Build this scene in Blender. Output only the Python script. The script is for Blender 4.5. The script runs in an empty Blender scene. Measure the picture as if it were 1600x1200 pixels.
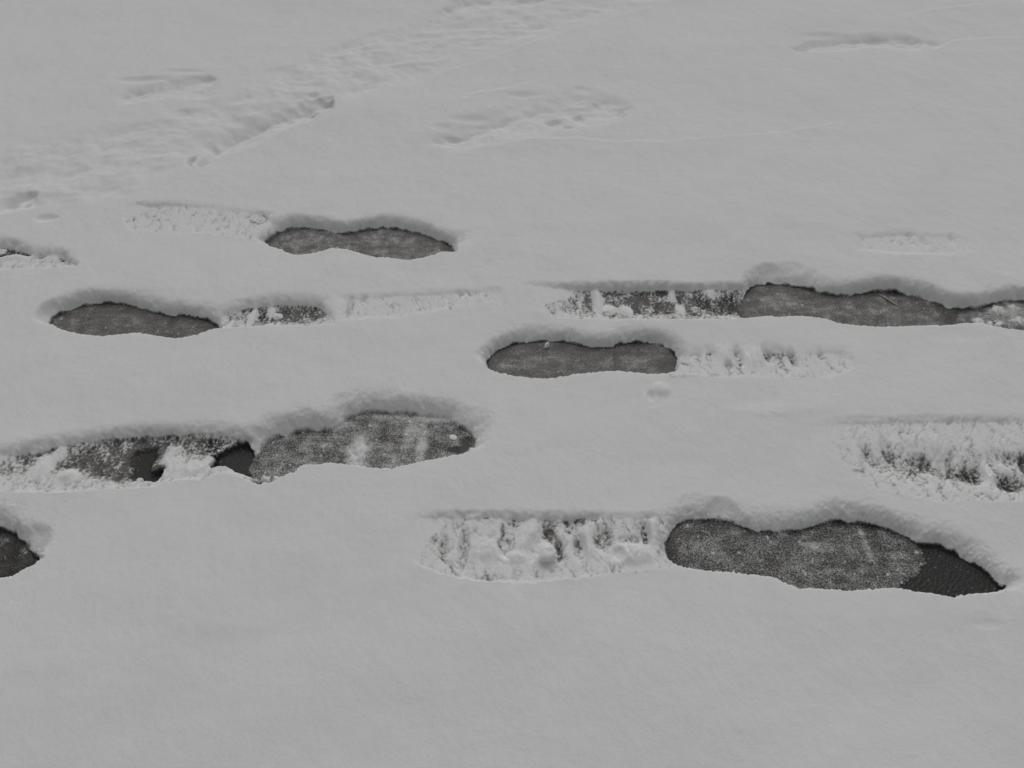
import bpy, math
import numpy as np
from mathutils import Vector

C = bpy.context.scene
COL = C.collection

# ------------------------------------------------------------------ camera
CAM_H, PITCH, FPX = 1.15, math.radians(42.0), 1400.0      # camera height, downward tilt, focal length in photo pixels
cam_d = bpy.data.cameras.new('camera')
cam = bpy.data.objects.new('camera', cam_d)
COL.objects.link(cam)
cam.location = (0, 0, CAM_H)
cam.rotation_euler = (math.pi / 2 - PITCH, 0, 0)
cam_d.sensor_width = 36.0
cam_d.lens = 36.0 * FPX / 1600.0
cam_d.clip_start, cam_d.clip_end = 0.02, 500.0
C.camera = cam

# ------------------------------------------------------------------ light
SUN_EL, SUN_AZ = math.radians(52), math.radians(4)        # overcast brightness comes from beyond the far edge
w = bpy.data.worlds.new('World'); C.world = w; w.use_nodes = True
nt = w.node_tree
bg = nt.nodes['Background']
sky = nt.nodes.new('ShaderNodeTexSky'); sky.sky_type = 'NISHITA'; sky.sun_disc = False
sky.sun_elevation = SUN_EL; sky.sun_rotation = SUN_AZ
sky.air_density = 1.0; sky.dust_density = 4.0; sky.ozone_density = 1.0
hsv = nt.nodes.new('ShaderNodeHueSaturation'); hsv.inputs['Saturation'].default_value = 0.12
nt.links.new(sky.outputs[0], hsv.inputs['Color']); nt.links.new(hsv.outputs[0], bg.inputs['Color'])
bg.inputs['Strength'].default_value = 0.115
sd_ = bpy.data.lights.new('sun', 'SUN'); sd_.energy = 0.5; sd_.angle = math.radians(90); sd_.color = (1.0, 0.985, 0.96)
sun = bpy.data.objects.new('sun', sd_); COL.objects.link(sun)
sdir = Vector((math.sin(SUN_AZ) * math.cos(SUN_EL), math.cos(SUN_AZ) * math.cos(SUN_EL), math.sin(SUN_EL)))
sun.rotation_euler = (-sdir).to_track_quat('-Z', 'Y').to_euler()

C.view_settings.view_transform = 'Standard'; C.view_settings.look = 'None'
C.view_settings.gamma = 1.0; C.view_settings.use_curve_mapping = False
C.view_settings.exposure = -0.83
C.cycles.diffuse_bounces = 6; C.cycles.max_bounces = 8
C.cycles.use_denoising = True

# ------------------------------------------------------------------ noise and geometry helpers
def perlin(x, y, seed=0):
    xi = np.floor(x).astype(np.int64); yi = np.floor(y).astype(np.int64)
    xf = (x - xi).astype(np.float32); yf = (y - yi).astype(np.float32)
    def grad(ix, iy, dx, dy):
        hsh = (ix * 374761393 + iy * 668265263 + seed * 1274126177) & 0xffffffff
        hsh = ((hsh ^ (hsh >> 13)) * 1274126177) & 0xffffffff
        hsh = (hsh ^ (hsh >> 16)) & 1023
        a = hsh.astype(np.float32) * np.float32(2 * math.pi / 1024)
        return np.cos(a) * dx + np.sin(a) * dy
    u = xf * xf * xf * (xf * (xf * 6 - 15) + 10); v = yf * yf * yf * (yf * (yf * 6 - 15) + 10)
    a = grad(xi, yi, xf, yf); b = grad(xi + 1, yi, xf - 1, yf)
    c = grad(xi, yi + 1, xf, yf - 1); d = grad(xi + 1, yi + 1, xf - 1, yf - 1)
    return ((a + (b - a) * u) * (1 - v) + (c + (d - c) * u) * v) * 1.5     # about -1 .. 1

def fbm(x, y, size, octaves=3, seed=0, gain=0.5):
    t = 0; amp = 1.0; f = 1.0 / size
    for o in range(octaves):
        t = t + amp * perlin(x * f + 17.3 * o, y * f - 9.1 * o, seed + o)
        amp *= gain; f *= 2.03
    return t

def sstep(a, b, x):
    t = np.clip((x - a) / (b - a), 0, 1)
    return t * t * (3 - 2 * t)

def ground(px, py, z=0.0):
    """The point of the level z that the photograph shows at (px, py)."""
    u, v = (px - 800) / FPX, (py - 600) / FPX
    dy = math.cos(PITCH) - v * math.sin(PITCH); dz = -math.sin(PITCH) - v * math.cos(PITCH)
    t = (CAM_H - z) / -dz
    return (u * t, dy * t)

def crop(x0, y0, scale, pts):
    return [(x0 + a / scale, y0 + b / scale) for a, b in pts]

H = 0.028                                                   # snow depth

# ------------------------------------------------------------------ the grid of the snow field
STEP = 1.3
hv = CAM_H - H * 0.7
vs = np.arange(690, -690, -STEP)
rows = hv * (math.cos(PITCH) - vs / FPX * math.sin(PITCH)) / (math.sin(PITCH) + vs / FPX * math.cos(PITCH))
back = np.linspace(-0.9, rows[0], 50)[:-1]
far = [rows[-1]]; stp = rows[-1] - rows[-2]
while far[-1] < 160:
    stp *= 1.12; far.append(far[-1] + stp)
rows = np.concatenate([back, rows, np.array(far[1:])])
sc = np.arange(-0.645, 0.6451, STEP / FPX)
wing = [sc[-1]]; stp = STEP / FPX
while wing[-1] < 2.2:
    stp *= 1.06; wing.append(wing[-1] + stp)
wing = np.array(wing[1:])
cols = np.concatenate([-wing[::-1], sc, wing])
NR, NC = len(rows), len(cols)
depth = rows * math.cos(PITCH) + hv * math.sin(PITCH)
GX = (cols[None, :] * depth[:, None]).astype(np.float64).ravel()
GY = np.repeat(rows, NC)
near = (np.abs(np.tile(cols, NR)) < 0.66) & (GY < 4.2) & (GY > 0.4)
NI = np.nonzero(near)[0]

hgt = np.full(NR * NC, H, np.float64)                       # top of the snow above the asphalt
cover = np.full(NR * NC, 3.0, np.float32)                   # snow thickness read by the material, lowered at wall feet to paint shade
slush = np.zeros(NR * NC, np.float32)                       # wet grey slush film
region = np.zeros(NR * NC, np.int32)                        # which object a spot belongs to
x, y = GX[NI], GY[NI]
hgt += 0.006 * fbm(GX, GY, 0.55, 2, 1)
hgt[NI] += 0.0022 * fbm(x, y * 0.8, 0.11, 2, 5) + 0.0005 * fbm(x, y, 0.028, 2, 9) + 0.00015 * fbm(x, y, 0.009, 2, 12)

def seg_dist(X, Y, pts, closed):
    p = np.array(pts, float); n = len(p)
    d2 = np.full(X.shape, 1e9); inside = np.zeros(X.shape, bool)
    for i in range(n if closed else n - 1):
        ax, ay = p[i]; bx, by = p[(i + 1) % n]
        ex, ey = bx - ax, by - ay
        t = np.clip(((X - ax) * ex + (Y - ay) * ey) / (ex * ex + ey * ey + 1e-12), 0, 1)
        d2 = np.minimum(d2, (X - ax - t * ex) ** 2 + (Y - ay - t * ey) ** 2)
        if closed and ay != by:
            c = ((ay > Y) != (by > Y)) & (X < ex * (Y - ay) / (by - ay) + ax)
            inside ^= c
    d = np.sqrt(d2)
    return np.where(inside, -d, d) if closed else d

def pick(poly, margin):
    p = np.array(poly)
    lo, hi = p.min(0) - margin, p.max(0) + margin
    m = (x > lo[0]) & (x < hi[0]) & (y > lo[1]) & (y < hi[1])
    return NI[m]

def blob_field(X, Y, blobs, z=0.0):
    """Sum of soft spots (px, py, radius_x, radius_y, amount) given where the photo shows them."""
    t = np.zeros(X.shape)
    for px, py, rx, ry, a in blobs:
        cx, cy = ground(px, py, z)
        wx = abs(ground(px + rx, py, z)[0] - cx); wy = abs(ground(px, py - ry, z)[1] - ground(px, py + ry, z)[1]) / 2
        q = ((X - cx) / wx) ** 2 + ((Y - cy) / wy) ** 2
        t += a * np.exp(-q * q * 0.7 - q * 0.3)
    return t

SPEC = {}                                                   # region number -> what to build
def register(**k):
    n = len(SPEC) + 1; SPEC[n] = k; return n

# ------------------------------------------------------------------ features of the snow field
def buried(poly, dep, kf, wend, lumps=0.003, lump_size=0.03, seed=0, blobs=(), **info):
    """An old print or rut that new snow has softened. blobs add to the depth, in metres."""
    P = [ground(a, b, H) for a, b in poly]
    idx = pick(P, 0.10); X, Y = GX[idx], GY[idx]
    X2 = X + 0.012 * fbm(X, Y, 0.08, 2, seed + 50); Y2 = Y + 0.010 * fbm(X, Y, 0.06, 3, seed + 51)
    s = seg_dist(X2, Y2, P, True) + 0.006 * fbm(X, Y, 0.06, 2, seed + 40)
    half = len(P) // 2
    dU = seg_dist(X2, Y2, P[:half + 1], False); dL = seg_dist(X2, Y2, P[half:] , False)
    a = dU / (dU + dL + 1e-6)
    m = 0.85 * sstep(0, 1, -s / wend) if kf is None else np.clip(a / kf, 0, 1) ** 2 * np.clip((1 - a) / (1 - kf), 0, 1) * sstep(0, 1, -s / wend)
    m = m / 0.85
    hgt[idx] -= 0.8 * dep * m * (1 + 0.3 * fbm(X, Y, 0.06, 2, seed + 7))
    hgt[idx] += np.clip(m, 0, 1) * lumps * fbm(X, Y, lump_size, 3, seed + 3, 0.42)
    if blobs:
        hgt[idx] -= blob_field(X, Y, blobs, H * .6)
    if info:
        n = register(**info)
        region[idx[s < 0.0]] = n

def step_line(pts, rise, reach, seed=0):
    """A faint crease: the near side stands rise higher and falls off over reach."""
    P = [ground(a, b, H) for a, b in pts]
    idx = pick(P, reach * 1.6); X, Y = GX[idx], GY[idx]
    P = np.array(P); o = np.argsort(P[:, 0])
    Y0 = np.interp(X, P[o, 0], P[o, 1]) + 0.006 * fbm(X, Y, 0.03, 3, seed)
    dd = Y0 - Y
    ends = sstep(P[:, 0].min(), P[:, 0].min() + 0.1, X) * (1 - sstep(P[:, 0].max() - 0.1, P[:, 0].max(), X))
    hgt[idx] += 0.6 * ends * rise * sstep(-0.008, 0.006, dd) * np.exp(-np.clip(dd, 0, None) / reach)

def scuff(upper, lower, floor, ridge, lump, spots, pitch=0.026, lean=0.0, seed=0, w_far=0.036, w_near=0.006, bare=(), lift=(), fade=None, gain=1.25, grit=0.0009, base=1.24, **info):
    """A mark scraped by a dragged boot: thin torn snow in which the asphalt comes through where spots say so."""
    P = [ground(a, b, H * 0.5) for a, b in upper]
    L = [ground(a, b, H) for a, b in lower]
    poly = P + L
    idx = pick(poly, 0.04); X, Y = GX[idx], GY[idx]
    s = seg_dist(X, Y, poly, True) + 0.0035 * fbm(X, Y, 0.014, 3, seed + 60)
    dU = seg_dist(X, Y, P, False); dL = seg_dist(X, Y, L, False)
    a = sstep(0.2, 0.8, dL / (dU + dL + 1e-6))
    wd = w_near + (w_far - w_near) * a
    m = np.clip(-s / wd, 0, 1); m = m ** (1.3 + 0.9 * a)
    if fade:
        q0, q1 = ground(fade[0], upper[0][1], 0)[0], ground(fade[1], upper[0][1], 0)[0]
        m = m * (0.0 + 1.0 * sstep(0, 1, (X - q0) / (q1 - q0)))
    S = np.clip(gain * blob_field(X, Y, spots), 0, 0.97)
    th = floor * H * (1 - 0.72 * S)
    xw = X + lean * Y + 0.006 * fbm(X, Y * 0.7, 0.03, 3, seed + 2)
    r1 = perlin(xw / (pitch * 0.75), Y / (pitch * 2.6), seed + 31); r2 = perlin(xw / (pitch * 0.42) + 5, Y / (pitch * 1.5), seed + 32)
    rd = 0.45 * r1 - 1.25 * np.exp(-(r1 / 0.10) ** 2) - 0.6 * np.exp(-(r2 / 0.09) ** 2)
    patchy = sstep(-0.5, 0.5, fbm(X, Y * 0.6, 0.03, 2, seed + 21))
    rd = rd * (0.1 + 0.9 * patchy)
    lm = fbm(X, Y * 0.62, 0.015, 2, seed + 4, 0.5)
    big = np.clip(fbm(X, Y * 0.65, 0.026, 1, seed + 15) - 0.1, 0, 1)
    gr = fbm(X, Y * 0.9, 0.0056, 3, seed + 8, 0.7)
    th = th + ridge * 0.32 * rd + lump * (0.2 * lm + 0.45 * big) + grit * (0.3 + 0.7 * S) * gr
    cvr = base - 0.92 * S * (1 - 0.5 * np.clip(big * 3, 0, 1)) + (0.25 + 0.42 * S) * gr + 0.3 * lm + 0.28 * np.minimum(rd, 0) * ridge / 0.0045
    th = th + H * (1 - floor) * 0.8 * np.exp(-dL / 0.016) * (1 - S)
    if lift:
        lf = blob_field(X, Y, lift); th = th + lf * 0.8; cvr = cvr + lf / 0.005
    bm_ = np.zeros(X.shape)
    for bp in bare:
        B = [ground(p, q) for p, q in bp['poly']]
        bs = seg_dist(X, Y, B, True) + 0.003 * fbm(X, Y, 0.008, 3, seed + 77)
        bb = 1 - sstep(-0.003, 0.007, bs)
        bm_ = np.maximum(bm_, bb)
        bp['sel'] = idx[bs < 0.0015]
    th = th * (1 - bm_) - 0.0004 * bm_; cvr = cvr * (1 - bm_) - 0.5 * bm_
    old = hgt[idx]
    z = old * (1 - m) + th * m
    hgt[idx] = z
    q = sstep(0.06 + 0.42 * a, 0.40 + 0.5 * a, m)
    cover[idx] = cover[idx] * (1 - q) + np.clip(cvr, -0.6, 3) * q
    slush[idx] = np.where(m > 0.3, np.clip(0.85 + 0.4 * lm, 0, 1) * (1 - bm_), slush[idx])
    n = register(**info)
    region[idx[s < wd * 0.3]] = n
    for bp in bare:
        k = register(name='bare_patch', parent=n, label=bp['label'])
        region[bp['sel']] = k

def print_hole(upper, lower, w_far=0.035, w_near=0.012, pwr=0.55, cv=0.5, var=0.22, edge=0.3, sl=0.4, spots=(), lift=(), dents=(), bare=None, seed=0, rag=1.0, **info):
    """A boot print trodden through to the asphalt: far edge given at its foot, near edge at its brim."""
    U = [ground(a, b, 0) for a, b in upper]
    L = [(p, q + w_near) for p, q in (ground(a, b, H) for a, b in lower)]
    poly = U + L
    idx = pick(poly, 0.09); X, Y = GX[idx], GY[idx]
    s = seg_dist(X, Y, poly, True)
    s = s + rag * (0.0016 * fbm(X, Y, 0.011, 2, seed + 60) + 0.0011 * fbm(X, Y, 0.0042, 2, seed + 61))
    dU = seg_dist(X, Y, U, False); dL = seg_dist(X, Y, L, False)
    a = sstep(0.2, 0.8, dL / (dU + dL + 1e-6))
    s = s + rag * (1 - a) * 0.0016 * fbm(X, Y, 0.0065, 2, seed + 62)
    wd = w_near + (w_far - w_near) * a
    wd = wd * (1 + 0.35 * fbm(X, Y, 0.05, 2, seed + 5) * a)
    D = blob_field(X, Y, dents, H * .7) if dents else 0     # where the brim has slumped
    wd = wd * (1 + np.clip(D, -0.5, 4))
    t = np.clip(s / wd, 0, 1)
    prof = 1 - (1 - t) ** 3.4
    top = hgt[idx] - 0.0035 * np.exp(-np.clip(s, 0, None) / 0.022) * a
    wallrough = 0.0005 * fbm(X, Y, 0.008, 3, seed + 13) * 4 * t * (1 - t) * (0.4 + a)
    n1 = fbm(X, Y, 0.022, 3, seed + 17); 
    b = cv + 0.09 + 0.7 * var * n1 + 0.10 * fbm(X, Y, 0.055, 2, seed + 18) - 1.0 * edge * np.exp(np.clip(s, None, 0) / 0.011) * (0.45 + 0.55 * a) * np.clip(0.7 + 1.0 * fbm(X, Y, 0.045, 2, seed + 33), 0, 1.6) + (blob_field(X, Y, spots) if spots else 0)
    b = b + 1.0 * np.clip(fbm(X, Y * 0.8, 0.0085, 2, seed + 36) - 0.60, 0, 0.5) + 0.09 * fbm(X * 0.35 + Y * 0.1, Y, 0.012, 2, seed + 37)
    bm_ = np.zeros(X.shape)
    if bare:
        B = [ground(p, q) for p, q in bare['poly']]
        bs = seg_dist(X, Y, B, True) + 0.006 * fbm(X, Y, 0.012, 4, seed + 77)
        bm_ = 1 - sstep(-0.003, 0.005, bs)
        b = b * (1 - bm_) - 0.5 * bm_
    bed = 0.0006 * fbm(X, Y, 0.004, 2, seed + 19) + 0.0012 * np.clip(b, 0, 2)
    if lift:
        lf = blob_field(X, Y, lift) * np.clip(0.7 + 1.3 * fbm(X, Y * 0.8, 0.011, 3, seed + 23), 0, 2); bed = bed + lf; b = b + lf / 0.004
    inside = s < 0
    z = np.where(inside, np.minimum(bed, top), bed + (top + wallrough - bed) * prof)
    hgt[idx] = z
    pw = sstep(0.0, np.clip(pwr * (1 + 0.9 * fbm(X, Y, 0.03, 2, seed + 35)), 0.15, 1), prof)  # greys the wall foot: slush and frost, plus its shade gradient painted into cover
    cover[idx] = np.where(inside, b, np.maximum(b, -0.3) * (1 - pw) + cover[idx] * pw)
    slush[idx] = np.where(inside, np.clip(sl + 0.3 * fbm(X, Y, 0.03, 2, seed + 29), 0, 1) * (1 - bm_), slush[idx] * np.clip(1 - prof, 0, 1))
    r = register(**info)
    kw = register(name='snow_wall', parent=r); kb = register(name='trodden_bed', parent=r)
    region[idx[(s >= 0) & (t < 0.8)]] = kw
    region[idx[inside]] = kb
    if bare:
        k = register(name='bare_patch', parent=r, label=bare['label'])
        region[idx[inside & (bm_ > 0.5)]] = k

# ---- the snowed-over track and old prints at the back
TRACK = [(-60, 330), (-20, 225), (100, 205), (230, 175), (270, 158), (350, 146), (390, 108), (455, 82), (560, 52), (650, 22), (740, -8), (900, -60),
         (1130, -20), (1050, 3), (960, 27), (860, 56), (760, 90), (650, 130), (565, 160), (490, 188), (410, 220), (300, 262), (230, 300), (150, 330)]
buried(TRACK, 0.006, None, 0.09, 0.0065, 0.10, 1, name='snowed_track', label='broad lumpy old track running diagonally under new snow at the back', category='track')
buried([(300, 256), (310, 225), (350, 195), (400, 172), (440, 160), (480, 152), (520, 155), (525, 172), (490, 189), (455, 203), (410, 222), (365, 240), (310, 263)],
       0.025, 0.45, 0.012, 0.0010, 0.06, 2, blobs=[(488, 180, 11, 4, 0.010), (300, 256, 5, 6, 0.016), (505, 162, 10, 4, 0.007), (490, 156, 8, 4, 0.006), (516, 159, 5, 3, 0.007), (470, 170, 6, 4, 0.008)],
       name='snow_rut', label='short deep rut with smooth bright near bank and dark hole at its upper end', category='rut')
buried([(165, 150), (190, 134), (240, 124), (290, 116), (330, 112), (350, 122), (350, 150), (320, 160), (250, 160), (185, 170)], 0.014, 0.4, 0.05, 0.002, 0.05, 3,
       blobs=[(225, 130, 38, 4, 0.006), (290, 118, 30, 3, 0.004), (285, 183, 14, 6, 0.005)],
       group='old footprints softened by new snow', name='old_footprint', label='faint old print below a thin dark streak, above the lumpy snowed track', category='footprint')
buried([(640, 226), (680, 196), (720, 172), (770, 148), (830, 134), (900, 130), (980, 140), (1000, 170), (985, 192), (940, 205), (860, 214), (800, 226), (730, 240), (690, 237)],
       0.014, 0.5, 0.06, 0.003, 0.06, 4,
       blobs=[(866, 195, 12, 5, 0.012), (904, 188, 9, 5, 0.010), (971, 182, 7, 7, 0.008), (710, 220, 20, 3, 0.006), (735, 192, 30, 5, 0.005), (815, 153, 24, 4, 0.005), (690, 205, 14, 5, 0.005), (888, 206, 9, 3, .005), (932, 170, 8, 6, .005), (910, 145, 14, 5, .005)],
       group='old footprints softened by new snow', name='old_footprint', label='wide shallow old print with three small dark dimples at its edge', category='footprint')
buried([(1228, 74), (1250, 60), (1300, 50), (1360, 46), (1430, 52), (1455, 66), (1452, 80), (1420, 82), (1370, 76), (1300, 84), (1250, 82)], 0.016, 0.45, 0.045, 0.0025, 0.05, 5,
       blobs=[(1285, 60, 30, 4, 0.006), (1370, 64, 20, 3, 0.006), (1457, 74, 9, 5, 0.008)],
       group='old footprints softened by new snow', name='old_footprint', label='lone old print with dark upper edge and bright lower lip, far from the track', category='footprint')
buried([(680, 16), (690, 2), (720, -14), (800, -16), (860, -4), (850, 6), (760, 14), (710, 20)], 0.015, 0.45, 0.04, 0.003, 0.05, 6,
       group='old footprints softened by new snow', name='old_footprint', label='old hollow cut off by the top frame edge at the upper end of the track', category='footprint')
buried([(-30, 335), (-10, 310), (20, 300), (60, 300), (75, 320), (40, 330), (0, 338)], 0.012, 0.4, 0.02, 0.003, 0.05, 7, blobs=[(20, 325, 9, 6, 0.006), (43, 324, 5, 4, .004), (75, 347, 16, 5, 0.006)])
step_line([(780, 226), (830, 215), (900, 217), (960, 221), (1040, 221), (1120, 214), (1200, 208), (1270, 197), (1340, 182)], 0.0045, 0.09, 71)
step_line([(1440, 84), (1465, 76), (1490, 63), (1540, 58), (1600, 57), (1680, 52)], 0.006, 0.10, 72)
step_line([(1395, 24), (1450, 16), (1520, 8), (1600, 2), (1680, -6)], 0.004, 0.15, 73)
step_line([(700, 162), (745, 145), (790, 138), (840, 125), (870, 118)], 0.004, 0.05, 74)
step_line([(640, 135), (700, 108), (760, 92), (830, 68), (900, 44), (960, 26), (1050, 0)], 0.0035, 0.10, 75)

# ---- drag marks
GD = 'marks scraped through the snow by dragging boots'
scuff([(178, 332), (215, 320), (300, 320), (385, 328), (432, 335)], [(440, 362), (420, 374), (378, 373), (336, 368), (310, 366), (240, 363), (200, 360)],
      0.80, 0.0045, 0.0015, [(235, 345, 22, 16, 0.3), (350, 355, 22, 12, 0.2), (410, 352, 25, 14, 0.25)], 0.027, 0.2, 1, 0.022,
      fade=(175, 260), gain=0.6, base=1.40, name='drag_mark', label='pale rippled drag mark leading to the farthest clear footprint', category='drag mark', group=GD)
scuff(crop(0, 300, 2.857, [(930, 535), (1000, 510), (1100, 480), (1250, 465), (1400, 465), (1500, 480)]), crop(0, 300, 2.857, [(1500, 595), (1300, 600), (1100, 606), (960, 612)]),
      0.58, 0.0035, 0.0042, [(345, 500, 20, 14, 0.35), (450, 495, 85, 22, 0.4), (412, 502, 16, 12, 0.35), (455, 498, 25, 12, 0.35), (495, 498, 22, 12, 0.4), (390, 485, 20, 8, .2)], 0.03, 0.0, 2,
      lift=[(348, 500, 8, 14, .008), (397, 503, 6, 12, .007), (424, 495, 7, 9, .006)],
      fade=(560, 480), name='drag_mark', label='dark speckled drag mark with a round white lump, beside the leftmost full print', category='drag mark', group=GD)
scuff([(520, 466), (600, 462), (700, 458), (790, 452)], [(800, 480), (740, 480), (620, 500), (530, 504)], 0.88, 0.0050, 0.0012,
      [(549, 494, 5, 14, 0.4), (570, 480, 7, 10, 0.3), (668, 466, 8, 8, 0.3), (722, 468, 7, 10, 0.4)], 0.024, 0.15, 3, 0.02, 0.02,
      gain=1.0, base=1.42, name='drag_mark', label='very faint ripples linking two dark speckled drag marks in the middle', category='drag mark', group=GD)
scuff(crop(760, 400, 4, [(170, 190), (260, 178), (400, 185), (560, 190), (760, 188), (960, 185), (1100, 180), (1200, 185), (1400, 180), (1650, 175)]),
      crop(760, 400, 4, [(1680, 385), (1500, 395), (1300, 395), (1100, 398), (900, 396), (700, 392), (450, 385), (350, 350), (200, 320)]),
      0.60, 0.004, 0.0048, [(840, 470, 30, 22, 0.2), (960, 478, 90, 26, 0.4), (1080, 478, 90, 28, 0.4), (900, 478, 12, 14, 0.2), (922, 482, 10, 14, 0.2), (955, 470, 14, 18, 0.25), (995, 475, 18, 20, 0.35), (1035, 474, 26, 22, 0.35), (1080, 480, 24, 20, 0.3), (1120, 482, 25, 18, 0.25), (1155, 482, 25, 20, 0.5)],
      0.03, -0.15, 4, 0.018, lift=[(932, 475, 7, 22, .008), (953, 490, 9, 7, .008), (978, 492, 9, 8, .006), (1048, 462, 6, 14, .007), (1062, 488, 8, 10, .006), (1108, 465, 12, 8, .004)],
      fade=(795, 930), name='drag_mark', label='long dark grainy drag mark ending in the right-hand pair of overlapping prints', category='drag mark', group=GD)
scuff([(1045, 545), (1100, 538), (1180, 536), (1260, 541), (1335, 544)], [(1340, 575), (1300, 590), (1240, 592), (1180, 591), (1100, 588), (1045, 588)],
      0.80, 0.0050, 0.0018, [(1062, 566, 10, 16, 0.5), (1085, 565, 10, 14, 0.35), (1106, 556, 7, 18, 0.5), (1150, 566, 6, 18, 0.75), (1193, 562, 5, 14, 0.85), (1212, 568, 16, 20, 0.62), (1234, 570, 5, 16, 0.85), (1275, 564, 5, 14, 0.4), (1136, 584, 6, 7, .6)],
      0.028, 0.0, 5, lift=[(1172, 566, 16, 18, .006), (1128, 560, 14, 16, .005)],
      fade=(1350, 1290), gain=0.8, base=1.38, name='drag_mark', label='white ribbed drag mark at the heel of the middle footprint', category='drag mark', group=GD)
A = crop(0, 620, 3.81, [(800, 350), (850, 335), (935, 320), (925, 380), (895, 420), (915, 470), (985, 455), (945, 535), (890, 525), (840, 520), (795, 490), (815, 440), (785, 400)])
Bp = crop(0, 620, 3.81, [(1290, 380), (1390, 320), (1470, 295), (1560, 285), (1590, 310), (1530, 395), (1505, 485), (1430, 480), (1390, 450), (1350, 440), (1275, 445), (1300, 410)])
scuff([(-60, 705), (10, 697), (60, 690), (110, 678), (180, 668), (250, 664), (330, 660), (400, 672), (420, 690)],
      crop(0, 620, 3.81, [(1560, 535), (1480, 510), (1380, 460), (1300, 455), (1200, 500), (1080, 490), (980, 505), (930, 535), (760, 548), (640, 550), (480, 566), (240, 570), (60, 568), (-200, 560)]),
      0.60, 0.002, 0.0055, [(15, 738, 34, 20, 0.3), (60, 725, 30, 26, 0.4), (115, 725, 30, 26, 0.5), (160, 725, 40, 26, 0.7), (190, 715, 40, 26, 0.75), (200, 745, 40, 18, 0.7), (235, 715, 30, 22, 0.8), (285, 725, 14, 14, 0.5), (330, 705, 40, 14, 0.7), (310, 735, 10, 10, 0.3), (270, 695, 50, 10, 0.5), (80, 715, 40, 22, .15)],
      0.03, 0.0, 6, 0.03, lift=[(275, 725, 18, 14, .0035), (310, 740, 22, 10, .005), (112, 750, 12, 12, .008), (95, 718, 10, 12, .006), (70, 735, 18, 16, .006)],
      bare=[dict(poly=A, label='irregular bare black asphalt patch'), dict(poly=Bp, label='bare black asphalt patch next to the frosty bed')],
      fade=(-90, 70), name='drag_mark', label='broad crumbly drag mark with two bare black patches, beside the frosty streaked print', category='drag mark', group=GD)
scuff(crop(600, 760, 3.2, [(105, 190), (150, 150), (350, 140), (700, 140), (1100, 140), (1350, 135), (1450, 130)]),
      crop(600, 760, 3.2, [(1450, 415), (1200, 440), (880, 470), (700, 490), (450, 480), (330, 455), (200, 420), (110, 370), (95, 280)]),
      0.80, 0.0055, 0.0036, [(725, 870, 8, 26, 0.6), (695, 870, 7, 20, 0.45), (680, 850, 6, 30, .3), (790, 870, 10, 20, 0.5), (812, 835, 16, 24, 0.5), (835, 870, 16, 18, 0.55), (858, 842, 14, 22, 0.7), (872, 875, 8, 16, 0.9), (905, 868, 10, 20, 0.9), (890, 835, 18, 14, 0.45), (925, 815, 14, 12, .5), (940, 855, 12, 20, 0.65), (965, 880, 10, 10, 0.7), (1007, 845, 7, 18, 0.8), (1010, 810, 14, 14, .5), (780, 810, 30, 10, .35), (730, 812, 30, 9, .3), (985, 858, 20, 8, .4)],
      0.036, 0.25, 7, 0.016, lift=[(822, 850, 14, 22, .009), (850, 880, 16, 18, .011), (915, 865, 8, 24, .007), (985, 880, 30, 16, .010), (1018, 840, 9, 22, .008), (760, 872, 20, 16, .007), (800, 885, 22, 9, .006)],
      fade=(630, 720), gain=0.9, base=1.30, name='drag_mark', label='widest white ribbed drag mark, in front, at the heel of the nearest footprint', category='drag mark', group=GD)
scuff([(1225, 668), (1300, 658), (1400, 656), (1500, 655), (1640, 655)],
      [(1640, 785), (1550, 785), (1507, 786), (1475, 786), (1450, 780), (1420, 778), (1380, 770), (1350, 760), (1330, 740), (1300, 712), (1250, 690)],
      0.88, 0.0042, 0.0034, [(1440, 742, 90, 26, 0.33), (1570, 752, 60, 30, 0.3), (1350, 725, 8, 16, 0.3), (1382, 722, 8, 22, 0.35), (1435, 737, 18, 14, 0.3), (1472, 744, 14, 16, 0.3), (1512, 756, 22, 14, 0.5), (1570, 768, 22, 12, 0.5), (1575, 735, 14, 12, 0.3), (1600, 740, 10, 14, 1.1)],
      0.022, -0.45, 8, 0.02, lift=[(1458, 720, 7, 26, .008), (1540, 752, 8, 18, .006), (1565, 745, 10, 8, .005)],
      base=1.38, fade=(1215, 1360), name='drag_mark', label='grainy drag mark of slanting ripples meeting the frame edge above the nearest footprint', category='drag mark', group=GD)
scuff([(1325, 372), (1400, 366), (1480, 370), (1545, 376)], [(1545, 396), (1480, 402), (1400, 401), (1335, 394)], 0.95, 0.0036, 0.0008,
      [(1340, 386, 5, 8, .3), (1417, 388, 5, 12, .35), (1438, 393, 6, 6, .4), (1482, 390, 5, 10, .4)], 0.026, 0.1, 10, 0.025, 0.02,
      gain=0.6, base=1.55, name='drag_mark', label='barely visible short scuff with tiny nicks, alone above the overlapping prints', category='drag mark', group=GD)
scuff(crop(0, 300, 2.857, [(-200, 200), (0, 205), (100, 225), (200, 262), (300, 262), (355, 295)]), crop(0, 300, 2.857, [(355, 335), (200, 340), (0, 345), (-200, 345)]),
      0.65, 0.002, 0.0055, [(108, 408, 9, 9, 1.0), (12, 401, 24, 9, 0.9), (48, 402, 12, 8, 0.6), (70, 408, 10, 6, .5), (25, 390, 20, 12, .6), (-15, 400, 30, 12, 1.0)], 0.03, 0.0, 11, 0.03, lift=[(3, 390, 7, 6, .01), (25, 412, 20, 5, .005)],
      name='drag_mark', label='short slushy scuff with a dark pit at its tip, cut by the left frame edge', category='drag mark', group=GD)

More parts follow.
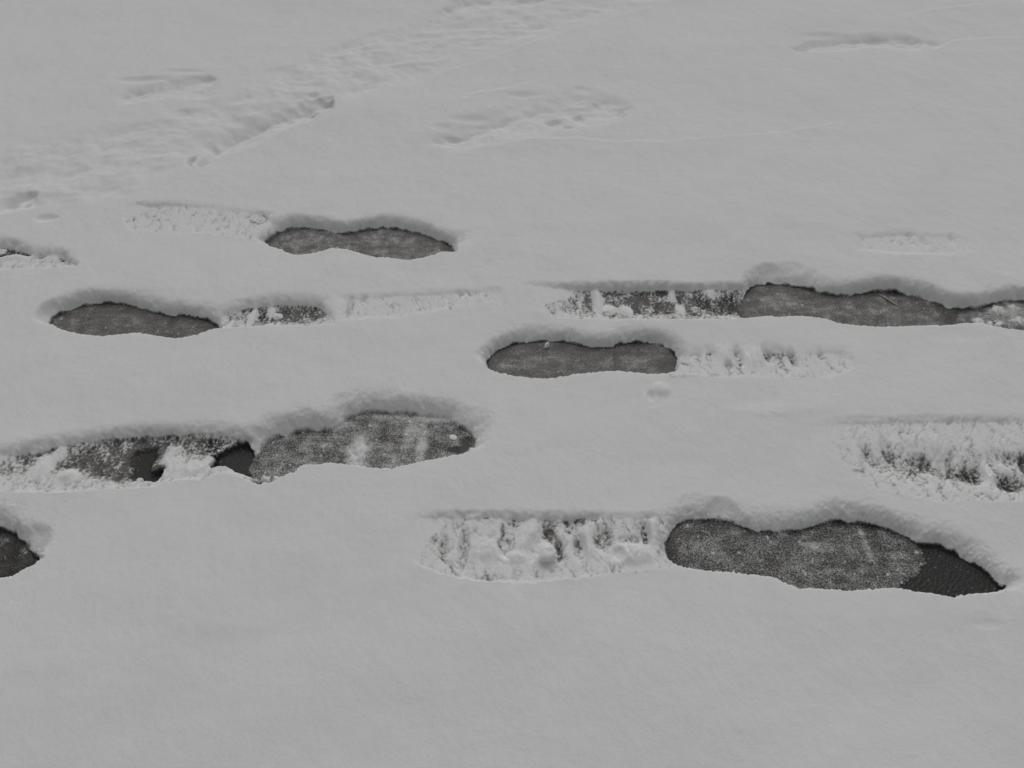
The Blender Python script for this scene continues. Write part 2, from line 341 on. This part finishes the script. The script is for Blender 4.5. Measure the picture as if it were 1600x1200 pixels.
# ---- clear prints down to the asphalt
GF = 'fresh boot prints trodden down to the asphalt'
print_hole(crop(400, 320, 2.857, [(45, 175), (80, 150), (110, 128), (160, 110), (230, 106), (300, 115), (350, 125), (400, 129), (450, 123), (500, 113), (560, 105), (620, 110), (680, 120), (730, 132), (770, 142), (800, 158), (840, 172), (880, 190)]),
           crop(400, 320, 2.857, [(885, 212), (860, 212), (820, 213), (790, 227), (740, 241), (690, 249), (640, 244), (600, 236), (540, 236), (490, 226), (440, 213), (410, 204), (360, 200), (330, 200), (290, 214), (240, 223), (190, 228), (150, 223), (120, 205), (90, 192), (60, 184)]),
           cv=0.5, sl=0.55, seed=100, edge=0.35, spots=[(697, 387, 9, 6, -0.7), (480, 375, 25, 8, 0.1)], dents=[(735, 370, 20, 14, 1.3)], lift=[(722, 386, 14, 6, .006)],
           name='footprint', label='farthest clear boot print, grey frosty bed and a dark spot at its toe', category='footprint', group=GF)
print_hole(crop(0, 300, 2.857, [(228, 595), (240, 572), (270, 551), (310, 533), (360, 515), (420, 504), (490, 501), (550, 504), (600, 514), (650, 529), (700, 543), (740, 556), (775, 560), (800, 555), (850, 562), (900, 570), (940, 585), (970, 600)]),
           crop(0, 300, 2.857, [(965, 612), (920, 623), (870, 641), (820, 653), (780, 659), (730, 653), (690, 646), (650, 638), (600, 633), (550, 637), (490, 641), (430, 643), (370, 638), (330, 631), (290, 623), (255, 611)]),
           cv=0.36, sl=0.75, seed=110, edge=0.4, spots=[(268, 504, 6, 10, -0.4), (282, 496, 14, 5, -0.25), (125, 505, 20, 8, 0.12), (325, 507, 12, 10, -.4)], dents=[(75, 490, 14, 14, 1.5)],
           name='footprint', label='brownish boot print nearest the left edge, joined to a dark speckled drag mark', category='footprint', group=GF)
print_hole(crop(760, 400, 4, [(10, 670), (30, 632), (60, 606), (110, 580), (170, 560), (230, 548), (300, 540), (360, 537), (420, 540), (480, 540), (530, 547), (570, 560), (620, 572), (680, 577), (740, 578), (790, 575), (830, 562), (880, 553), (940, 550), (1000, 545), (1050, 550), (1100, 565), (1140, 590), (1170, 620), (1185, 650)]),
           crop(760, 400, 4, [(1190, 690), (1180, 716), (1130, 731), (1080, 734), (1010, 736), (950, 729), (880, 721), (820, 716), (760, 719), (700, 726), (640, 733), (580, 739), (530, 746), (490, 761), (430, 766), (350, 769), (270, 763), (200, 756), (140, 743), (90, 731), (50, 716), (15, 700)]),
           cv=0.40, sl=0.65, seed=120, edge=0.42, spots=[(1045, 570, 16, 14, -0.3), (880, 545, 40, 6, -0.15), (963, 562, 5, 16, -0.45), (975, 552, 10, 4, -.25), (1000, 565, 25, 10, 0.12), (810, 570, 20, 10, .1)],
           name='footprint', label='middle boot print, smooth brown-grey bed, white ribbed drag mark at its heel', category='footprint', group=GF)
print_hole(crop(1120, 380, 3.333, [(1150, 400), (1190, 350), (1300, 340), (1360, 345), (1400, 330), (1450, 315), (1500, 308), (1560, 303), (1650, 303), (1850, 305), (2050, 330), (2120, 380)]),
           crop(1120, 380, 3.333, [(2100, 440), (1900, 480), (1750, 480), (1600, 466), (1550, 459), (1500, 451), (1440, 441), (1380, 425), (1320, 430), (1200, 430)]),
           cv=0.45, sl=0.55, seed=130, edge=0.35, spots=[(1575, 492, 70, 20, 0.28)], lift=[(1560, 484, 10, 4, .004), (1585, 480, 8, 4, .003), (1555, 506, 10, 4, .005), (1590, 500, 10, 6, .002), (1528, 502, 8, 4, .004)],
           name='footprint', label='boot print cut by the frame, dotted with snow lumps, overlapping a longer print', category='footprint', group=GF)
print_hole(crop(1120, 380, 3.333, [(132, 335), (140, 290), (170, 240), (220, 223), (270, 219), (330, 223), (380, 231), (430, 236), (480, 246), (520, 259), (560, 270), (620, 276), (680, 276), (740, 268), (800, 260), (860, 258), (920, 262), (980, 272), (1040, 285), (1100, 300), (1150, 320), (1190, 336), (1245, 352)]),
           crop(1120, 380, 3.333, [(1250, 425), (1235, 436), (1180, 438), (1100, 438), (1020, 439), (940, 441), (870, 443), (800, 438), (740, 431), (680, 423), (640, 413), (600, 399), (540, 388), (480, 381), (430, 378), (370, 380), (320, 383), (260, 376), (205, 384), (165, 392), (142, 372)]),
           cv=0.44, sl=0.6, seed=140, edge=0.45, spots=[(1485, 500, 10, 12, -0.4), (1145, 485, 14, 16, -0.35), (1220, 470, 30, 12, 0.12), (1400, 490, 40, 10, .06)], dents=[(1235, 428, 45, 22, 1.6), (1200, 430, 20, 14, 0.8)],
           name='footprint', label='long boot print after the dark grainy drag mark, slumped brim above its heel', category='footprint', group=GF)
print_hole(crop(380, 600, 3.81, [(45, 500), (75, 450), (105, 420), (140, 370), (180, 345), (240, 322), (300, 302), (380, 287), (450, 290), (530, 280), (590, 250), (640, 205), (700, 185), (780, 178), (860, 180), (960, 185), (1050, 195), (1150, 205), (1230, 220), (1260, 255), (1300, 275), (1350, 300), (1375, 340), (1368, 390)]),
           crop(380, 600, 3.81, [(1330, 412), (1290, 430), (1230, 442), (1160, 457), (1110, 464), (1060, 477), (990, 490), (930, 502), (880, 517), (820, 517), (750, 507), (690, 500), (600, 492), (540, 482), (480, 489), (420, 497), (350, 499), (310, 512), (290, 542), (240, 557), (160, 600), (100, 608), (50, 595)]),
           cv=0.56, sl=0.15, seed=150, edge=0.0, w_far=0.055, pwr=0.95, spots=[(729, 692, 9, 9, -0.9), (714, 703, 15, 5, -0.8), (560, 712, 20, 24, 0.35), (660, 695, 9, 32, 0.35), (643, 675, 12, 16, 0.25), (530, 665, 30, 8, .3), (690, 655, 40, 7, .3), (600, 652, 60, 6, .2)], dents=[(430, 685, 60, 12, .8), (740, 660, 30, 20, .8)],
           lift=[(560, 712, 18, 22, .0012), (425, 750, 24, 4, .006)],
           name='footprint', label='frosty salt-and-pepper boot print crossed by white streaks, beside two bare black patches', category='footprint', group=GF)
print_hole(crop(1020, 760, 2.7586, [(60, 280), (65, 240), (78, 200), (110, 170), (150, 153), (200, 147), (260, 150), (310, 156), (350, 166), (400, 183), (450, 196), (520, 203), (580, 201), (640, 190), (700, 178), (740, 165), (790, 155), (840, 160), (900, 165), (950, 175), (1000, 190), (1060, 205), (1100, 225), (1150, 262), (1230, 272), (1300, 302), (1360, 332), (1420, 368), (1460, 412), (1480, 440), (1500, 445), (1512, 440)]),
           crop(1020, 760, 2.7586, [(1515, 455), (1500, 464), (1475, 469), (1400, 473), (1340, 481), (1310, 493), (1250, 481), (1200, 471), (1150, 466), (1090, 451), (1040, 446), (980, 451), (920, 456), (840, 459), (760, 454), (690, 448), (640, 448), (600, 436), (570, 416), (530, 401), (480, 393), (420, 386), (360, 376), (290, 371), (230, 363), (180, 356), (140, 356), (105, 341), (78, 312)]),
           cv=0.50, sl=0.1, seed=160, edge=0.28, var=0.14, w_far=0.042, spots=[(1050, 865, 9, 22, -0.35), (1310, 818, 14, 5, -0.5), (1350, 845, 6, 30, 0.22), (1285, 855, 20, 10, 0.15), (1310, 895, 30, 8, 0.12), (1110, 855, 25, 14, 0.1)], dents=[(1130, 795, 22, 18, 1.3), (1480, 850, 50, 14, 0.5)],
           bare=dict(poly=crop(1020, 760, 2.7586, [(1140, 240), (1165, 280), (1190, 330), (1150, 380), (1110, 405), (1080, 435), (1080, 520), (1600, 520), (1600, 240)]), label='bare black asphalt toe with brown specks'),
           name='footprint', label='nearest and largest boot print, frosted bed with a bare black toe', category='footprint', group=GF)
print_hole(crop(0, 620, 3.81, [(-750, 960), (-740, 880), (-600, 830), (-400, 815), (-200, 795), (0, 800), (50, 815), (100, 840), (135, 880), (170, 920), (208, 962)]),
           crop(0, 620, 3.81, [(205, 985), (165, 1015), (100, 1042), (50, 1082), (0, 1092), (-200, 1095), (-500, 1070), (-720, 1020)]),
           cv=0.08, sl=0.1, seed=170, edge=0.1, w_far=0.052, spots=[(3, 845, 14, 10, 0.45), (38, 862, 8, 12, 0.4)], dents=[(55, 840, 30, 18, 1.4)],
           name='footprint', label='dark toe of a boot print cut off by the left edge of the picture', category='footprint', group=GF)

# small pits and soft dents
hgt[NI] -= blob_field(x, y, [(1017, 616, 5, 7, 0.006), (210, 590, 14, 6, 0.0015), (155, 55, 14, 5, 0.002), (275, 38, 12, 5, 0.002), (1545, 975, 20, 7, 0.0015), (1490, 525, 30, 10, 0.0015),
                             (205, 1045, 40, 20, 0.001), (350, 1010, 70, 24, 0.001), (1140, 990, 30, 40, 0.001)], H)
hgt[NI] += blob_field(x, y, [(1034, 606, 13, 9, 0.006), (1200, 640, 60, 10, .002)], H)
cover[NI] -= blob_field(x, y, [(489, 181, 7, 3, 2.6), (299, 258, 3, 5, 2.2), (462, 174, 5, 2, 1.5), (513, 159, 4, 2, 1.8), (486, 155, 8, 3, 1.6), (500, 166, 14, 7, 0.9)], H).astype(np.float32)
fine = 0.00012 * fbm(x, y, 0.0042, 2, 31)
hgt[NI] += fine * np.clip(cover[NI], 0.3, 1.5)
hgt = np.maximum(hgt, -0.0006)
rough_a = 0.00025 * perlin(x / 0.006, y / 0.006, 91)
hgt[NI] += np.where(cover[NI] < 0.5, rough_a, 0)

# how far a spot lies inside its own mesh, in grid cells up to 8: light scattering in the snow stops short of mesh edges
rg = region.reshape(NR, NC); edge_ = np.zeros((NR, NC), bool)
dx_ = rg[:, 1:] != rg[:, :-1]; dy_ = rg[1:] != rg[:-1]
edge_[:, 1:] |= dx_; edge_[:, :-1] |= dx_; edge_[1:] |= dy_; edge_[:-1] |= dy_
inner = np.zeros((NR, NC), np.float32); grown = edge_
for k in range(10):
    inner += ~grown
    g_ = grown.copy(); g_[:, 1:] |= grown[:, :-1]; g_[:, :-1] |= grown[:, 1:]; g_[1:] |= grown[:-1]; g_[:-1] |= grown[1:]
    grown = g_
inner = np.clip(inner.ravel() / 10, 0, 1)

# ------------------------------------------------------------------ materials
def snow_material():
    m = bpy.data.materials.new('snow_over_asphalt'); m.use_nodes = True
    t = m.node_tree; N = t.nodes; L = t.links
    b = N['Principled BSDF']
    geo = N.new('ShaderNodeNewGeometry')
    def noise(scale, detail=2.0, rough=0.5):
        n = N.new('ShaderNodeTexNoise'); n.inputs['Scale'].default_value = scale
        n.inputs['Detail'].default_value = detail; n.inputs['Roughness'].default_value = rough
        L.new(geo.outputs['Position'], n.inputs['Vector']); return n.outputs['Fac']
    def math_(op, a, c, clamp=False):
        n = N.new('ShaderNodeMath'); n.operation = op; n.use_clamp = clamp
        for i, v in enumerate((a, c)):
            if isinstance(v, (int, float)): n.inputs[i].default_value = v
            else: L.new(v, n.inputs[i])
        return n.outputs[0]
    def ramp(v, a, c, lo=0.0, hi=1.0):
        n = N.new('ShaderNodeMapRange'); n.inputs['From Min'].default_value = a; n.inputs['From Max'].default_value = c
        n.inputs['To Min'].default_value = lo; n.inputs['To Max'].default_value = hi
        L.new(v, n.inputs['Value']); return n.outputs[0]
    def mix(f, a, c):
        n = N.new('ShaderNodeMix'); n.data_type = 'RGBA'
        L.new(f, n.inputs['Factor'])
        for i, v in ((6, a), (7, c)):
            if isinstance(v, tuple): n.inputs[i].default_value = v
            else: L.new(v, n.inputs[i])
        return n.outputs[2]
    def attr(name):
        n = N.new('ShaderNodeAttribute'); n.attribute_name = name; return n.outputs['Fac']
    cov, slu = attr('cover'), attr('slush')
    # asphalt with stones in its binder
    stone = N.new('ShaderNodeTexVoronoi'); stone.inputs['Scale'].default_value = 210
    L.new(geo.outputs['Position'], stone.inputs['Vector'])
    sep = N.new('ShaderNodeSeparateColor'); L.new(stone.outputs['Color'], sep.inputs[0])
    asp = mix(noise(90, 3), (0.016, 0.0155, 0.015, 1), (0.030, 0.029, 0.027, 1))
    pick_ = ramp(sep.outputs[0], 0.93, 0.96)
    near_c = ramp(stone.outputs['Distance'], 0.45, 0.30)
    asp = mix(math_('MULTIPLY', pick_, near_c), asp, (0.17, 0.125, 0.08, 1))
    # wet grey slush film
    sl_f = math_('MULTIPLY', slu, ramp(noise(160, 4, 0.65), 0.15, 0.65), True)
    base = mix(sl_f, asp, (0.200, 0.188, 0.172, 1))
    # frost grains and snow
    g = noise(420, 3, 0.7)
    sm = ramp(math_('ADD', cov, math_('MULTIPLY', math_('SUBTRACT', g, 0.5), ramp(slu, 0, 1, 2.5, 1.5))), 0.40, 0.95)
    thin = ramp(cov, 0.55, 1.3)
    grain_c = mix(thin, (0.40, 0.395, 0.385, 1), (0.84, 0.84, 0.832, 1))
    grain_c = mix(ramp(noise(700, 2), 0.35, 0.65, 0.0, 0.09), grain_c, (0.55, 0.55, 0.55, 1))
    col = mix(sm, base, grain_c)
    L.new(col, b.inputs['Base Color'])
    L.new(ramp(sm, 0, 1, 0.42, 0.8), b.inputs['Roughness'])
    b.inputs['Specular IOR Level'].default_value = 0.25
    b.subsurface_method = 'BURLEY'; L.new(math_('MULTIPLY', ramp(cov, 0.6, 1.6, 0.0, 0.85), attr('inner'), True), b.inputs['Subsurface Weight'])
    b.inputs['Subsurface Radius'].default_value = (1.0, 1.0, 1.0); b.inputs['Subsurface Scale'].default_value = 0.0045
    bump = N.new('ShaderNodeBump'); bump.inputs['Strength'].default_value = 0.11; bump.inputs['Distance'].default_value = 0.0008
    hh = math_('ADD', math_('MULTIPLY', noise(520, 4, 0.65), ramp(sm, 0, 1, 0.35, 1.0)), math_('MULTIPLY', sm, 0.6))
    L.new(hh, bump.inputs['Height']); L.new(bump.outputs[0], b.inputs['Normal'])
    return m

def plain(name, c, c2, scale, rough=0.8):
    m = bpy.data.materials.new(name); m.use_nodes = True
    t = m.node_tree; b = t.nodes['Principled BSDF']
    n = t.nodes.new('ShaderNodeTexNoise'); n.inputs['Scale'].default_value = scale; n.inputs['Detail'].default_value = 4
    co = t.nodes.new('ShaderNodeTexCoord'); t.links.new(co.outputs['Object'], n.inputs['Vector'])
    r = t.nodes.new('ShaderNodeMix'); r.data_type = 'RGBA'
    r.inputs[6].default_value = (*c, 1); r.inputs[7].default_value = (*c2, 1)
    t.links.new(n.outputs['Fac'], r.inputs['Factor']); t.links.new(r.outputs[2], b.inputs['Base Color'])
    b.inputs['Roughness'].default_value = rough; b.inputs['Specular IOR Level'].default_value = 0.25
    bp = t.nodes.new('ShaderNodeBump'); bp.inputs['Strength'].default_value = 0.5; bp.inputs['Distance'].default_value = 0.0008
    t.links.new(n.outputs['Fac'], bp.inputs['Height']); t.links.new(bp.outputs[0], b.inputs['Normal'])
    return m

M_SNOW = snow_material()
M_CLUMP = plain('snow_clump', (0.82, 0.82, 0.815), (0.86, 0.86, 0.85), 500)
bc = M_CLUMP.node_tree.nodes['Principled BSDF']; bc.subsurface_method = 'BURLEY'
bc.inputs['Subsurface Weight'].default_value = 0.85; bc.inputs['Subsurface Radius'].default_value = (1, 1, 1); bc.inputs['Subsurface Scale'].default_value = 0.005
M_LEAF = plain('dry_leaf', (0.11, 0.095, 0.065), (0.20, 0.17, 0.12), 300, 0.6)
M_STRAW = plain('straw', (0.30, 0.27, 0.21), (0.42, 0.39, 0.33), 300, 0.7)
M_ROAD = plain('asphalt', (0.030, 0.029, 0.028), (0.055, 0.052, 0.048), 120, 0.6)

# ------------------------------------------------------------------ meshes cut from the field
Z = hgt.reshape(NR, NC); XX = GX.reshape(NR, NC); YY = GY.reshape(NR, NC)
P3 = np.stack([XX, YY, Z], -1)
du = np.gradient(P3, axis=1); dv = np.gradient(P3, axis=0)
NRM = np.cross(du, dv); NRM /= np.linalg.norm(NRM, axis=-1, keepdims=True) + 1e-12
P3 = P3.reshape(-1, 3).astype(np.float32); NRM = NRM.reshape(-1, 3).astype(np.float32)
ii = (np.arange(NR - 1)[:, None] * NC + np.arange(NC - 1)[None, :]).ravel()
faces = np.stack([ii, ii + 1, ii + NC + 1, ii + NC], 1)
freg = region[ii]

def cut(name, f, origin):
    u, inv = np.unique(f, return_inverse=True)
    inv = inv.reshape(-1, 4)
    me = bpy.data.meshes.new(name)
    me.vertices.add(len(u)); me.loops.add(len(f) * 4); me.polygons.add(len(f))
    me.vertices.foreach_set('co', (P3[u] - np.array(origin, np.float32)).ravel())
    me.loops.foreach_set('vertex_index', inv.astype(np.int32).ravel())
    me.polygons.foreach_set('loop_start', np.arange(0, len(f) * 4, 4, dtype=np.int32))
    me.update(calc_edges=True)
    me.polygons.foreach_set('use_smooth', np.ones(len(f), bool))
    for an, arr in (('cover', cover), ('slush', slush), ('inner', inner)):
        at = me.attributes.new(an, 'FLOAT', 'POINT'); at.data.foreach_set('value', arr[u].astype(np.float32))
    me.normals_split_custom_set_from_vertices(NRM[u])
    me.materials.append(M_SNOW)
    o = bpy.data.objects.new(name, me); COL.objects.link(o)
    o.location = origin
    return o

def tag(o, label=None, category=None, group=None, kind=None):
    for k, v in (('label', label), ('category', category), ('group', group), ('kind', kind)):
        if v: o[k] = v

snow = cut('snow_ground', faces[freg == 0], (0, 0, 0)); snow['kind'] = 'structure'

kids = {}
for n, s in SPEC.items():
    if 'parent' in s: kids.setdefault(s['parent'], []).append(n)
for n, s in SPEC.items():
    if 'parent' in s: continue
    own = faces[freg == n]
    ks = [k for k in kids.get(n, []) if (freg == k).any()]
    allf = np.concatenate([own] + [faces[freg == k] for k in ks])
    c = P3[np.unique(allf)]
    org = (float((c[:, 0].min() + c[:, 0].max()) / 2), float((c[:, 1].min() + c[:, 1].max()) / 2), 0.0)
    if not ks:
        o = cut(s['name'], own, org)
    else:
        o = bpy.data.objects.new(s['name'], None); COL.objects.link(o); o.location = org; o.empty_display_size = 0.05
        parts = [(k, SPEC[k]['name'], SPEC[k].get('label')) for k in ks]
        if len(own): parts.insert(0, (n, 'scraped_snow', None))
        for k, nm, lb in parts:
            ch = cut(nm, faces[freg == k], org); ch.parent = o; ch.location = (0, 0, 0)
            if lb: ch['label'] = lb
    tag(o, s['label'], s['category'], s.get('group'))

# the road under the snow
me = bpy.data.meshes.new('road')
me.from_pydata([(-400, -20, -0.012), (400, -20, -0.012), (400, 160, -0.012), (-400, 160, -0.012)], [], [(0, 1, 2, 3)])
me.materials.append(M_ROAD)
road = bpy.data.objects.new('road', me); COL.objects.link(road); road['kind'] = 'structure'

# ------------------------------------------------------------------ loose things
def top_at(px, py, z=0.01):
    X0, Y0 = ground(px, py, z)
    k = NI[np.argmin((GX[NI] - X0) ** 2 + (GY[NI] - Y0) ** 2)]
    return X0, Y0, float(hgt[k])

def clump(px, py, wpx, hpx, label, seed, z=0.01, tall=0.55, mat=None, name='snow_clump', cat='snow clump'):
    import bmesh
    X0, Y0, zt = top_at(px, py, z)
    dpt = Y0 * math.cos(PITCH) + (CAM_H - z) * math.sin(PITCH)
    rx = wpx / 2 * dpt / FPX; rz = hpx / 2 * dpt / FPX
    bm = bmesh.new(); bmesh.ops.create_icosphere(bm, subdivisions=4, radius=1)
    co = np.array([v.co[:] for v in bm.verts])
    d = 1 + 0.28 * fbm(co[:, 0] + co[:, 2] * .7 + seed * 3.1, co[:, 1] - co[:, 2] * .6, 0.9, 3, seed)
    d = d + 0.06 * fbm(co[:, 0] * 1.0 + co[:, 2], co[:, 1] + co[:, 2] * 1.3 + seed, 0.22, 2, seed + 5)
    for v, c, k in zip(bm.verts, co, d):
        v.co = (c[0] * k * rx, c[1] * k * max(rx, rz) * 0.9, max(c[2], -0.6) * k * rz * tall)
    me = bpy.data.meshes.new(name); bm.to_mesh(me); bm.free()
    for p in me.polygons: p.use_smooth = True
    me.materials.append(mat or M_CLUMP)
    o = bpy.data.objects.new(name, me); COL.objects.link(o)
    o.location = (X0, Y0, zt + rz * tall * 0.45); o.rotation_euler = (0, 0, seed * 1.3)
    tag(o, label, cat)
    return o

clump(434, 494, 15, 18, 'round white snow lump in the dark speckled drag mark', 1, 0.012)
clump(218, 749, 12, 10, 'little snow crumb at the lower edge of the first bare black patch', 2, 0.004)
clump(856, 877, 30, 30, 'egg-shaped snow lump in the widest ribbed drag mark', 3, 0.014)
clump(708, 681, 12, 6, 'flat white snow chip near the toe of the frosty streaked print', 4, 0.006)
clump(1360, 917, 8, 9, 'tiny snow crumb on the near brim of the largest print', 5, 0.022)
clump(952, 490, 18, 13, 'snow lump at the near edge of the long dark grainy drag mark', 6, 0.014)
clump(2, 391, 16, 10, 'snow lump in the print at the left edge of the picture', 7, 0.012)
clump(1516, 500, 12, 9, 'snow lump sitting where the two overlapping prints meet', 8, 0.016)
clump(855, 539, 4, 10, 'small upright white snow sliver on the far edge of the middle print', 9, 0.006, 1.2, name='snow_sliver', cat='snow sliver')

def blade(name, pts, half, lift, thick, mat, label, cat, z=0.003):
    """A thin curved leaf or stalk along photo points, with a folded midrib and real thickness."""
    import bmesh
    path = [Vector((*top_at(a, b, z)[:2], 0)) for a, b in pts]
    zb = max(top_at(a, b, z)[2] for a, b in pts)
    fine_p = []
    n = 14
    for i in range(n + 1):
        q = i / n * (len(path) - 1); k = min(int(q), len(path) - 2)
        fine_p.append(path[k].lerp(path[k + 1], q - k))
    bm = bmesh.new(); ring = []
    for i, p in enumerate(fine_p):
        t = i / n
        d = (fine_p[min(i + 1, n)] - fine_p[max(i - 1, 0)]).normalized(); sdv = Vector((-d.y, d.x, 0))
        wdt = half * (math.sin(math.pi * (0.06 + 0.9 * t)) ** 0.7) * (1 + 0.15 * math.sin(9 * t))
        zz = zb + thick + lift * math.sin(math.pi * t) ** 0.8
        r = []
        for a, up in ((-1, 0.5), (-0.5, 0.15), (0, 0), (0.5, 0.2), (1, 0.6)):
            r.append(p + sdv * (a * wdt) + Vector((0, 0, zz + up * wdt * 0.7)))
        lo = [v - Vector((0, 0, thick)) for v in r]
        ring.append([bm.verts.new(v) for v in r + lo[::-1]])
    for a, b in zip(ring, ring[1:]):
        for k in range(len(a)):
            bm.faces.new((a[k], a[(k + 1) % len(a)], b[(k + 1) % len(a)], b[k]))
    bm.faces.new(ring[0][::-1]); bm.faces.new(ring[-1])
    bmesh.ops.recalc_face_normals(bm, faces=bm.faces)
    c = sum((v.co for v in bm.verts), Vector()) / len(bm.verts); c.z = zb
    for v in bm.verts: v.co -= c
    me = bpy.data.meshes.new(name); bm.to_mesh(me); bm.free()
    for p in me.polygons: p.use_smooth = True
    me.materials.append(mat)
    o = bpy.data.objects.new(name, me); COL.objects.link(o); o.location = c
    tag(o, label, cat)

blade('leaf_scrap', [(240, 745), (246, 741), (255, 735)], 0.0045, 0.002, 0.0005, M_LEAF, 'small tan leaf scrap at the edge of the first bare black patch', 'leaf')
blade('straw_stalk', [(1374, 459), (1388, 468), (1404, 478)], 0.0026, 0.001, 0.0008, M_STRAW, 'pale flat straw lying on the bed of the long right-hand print', 'straw')
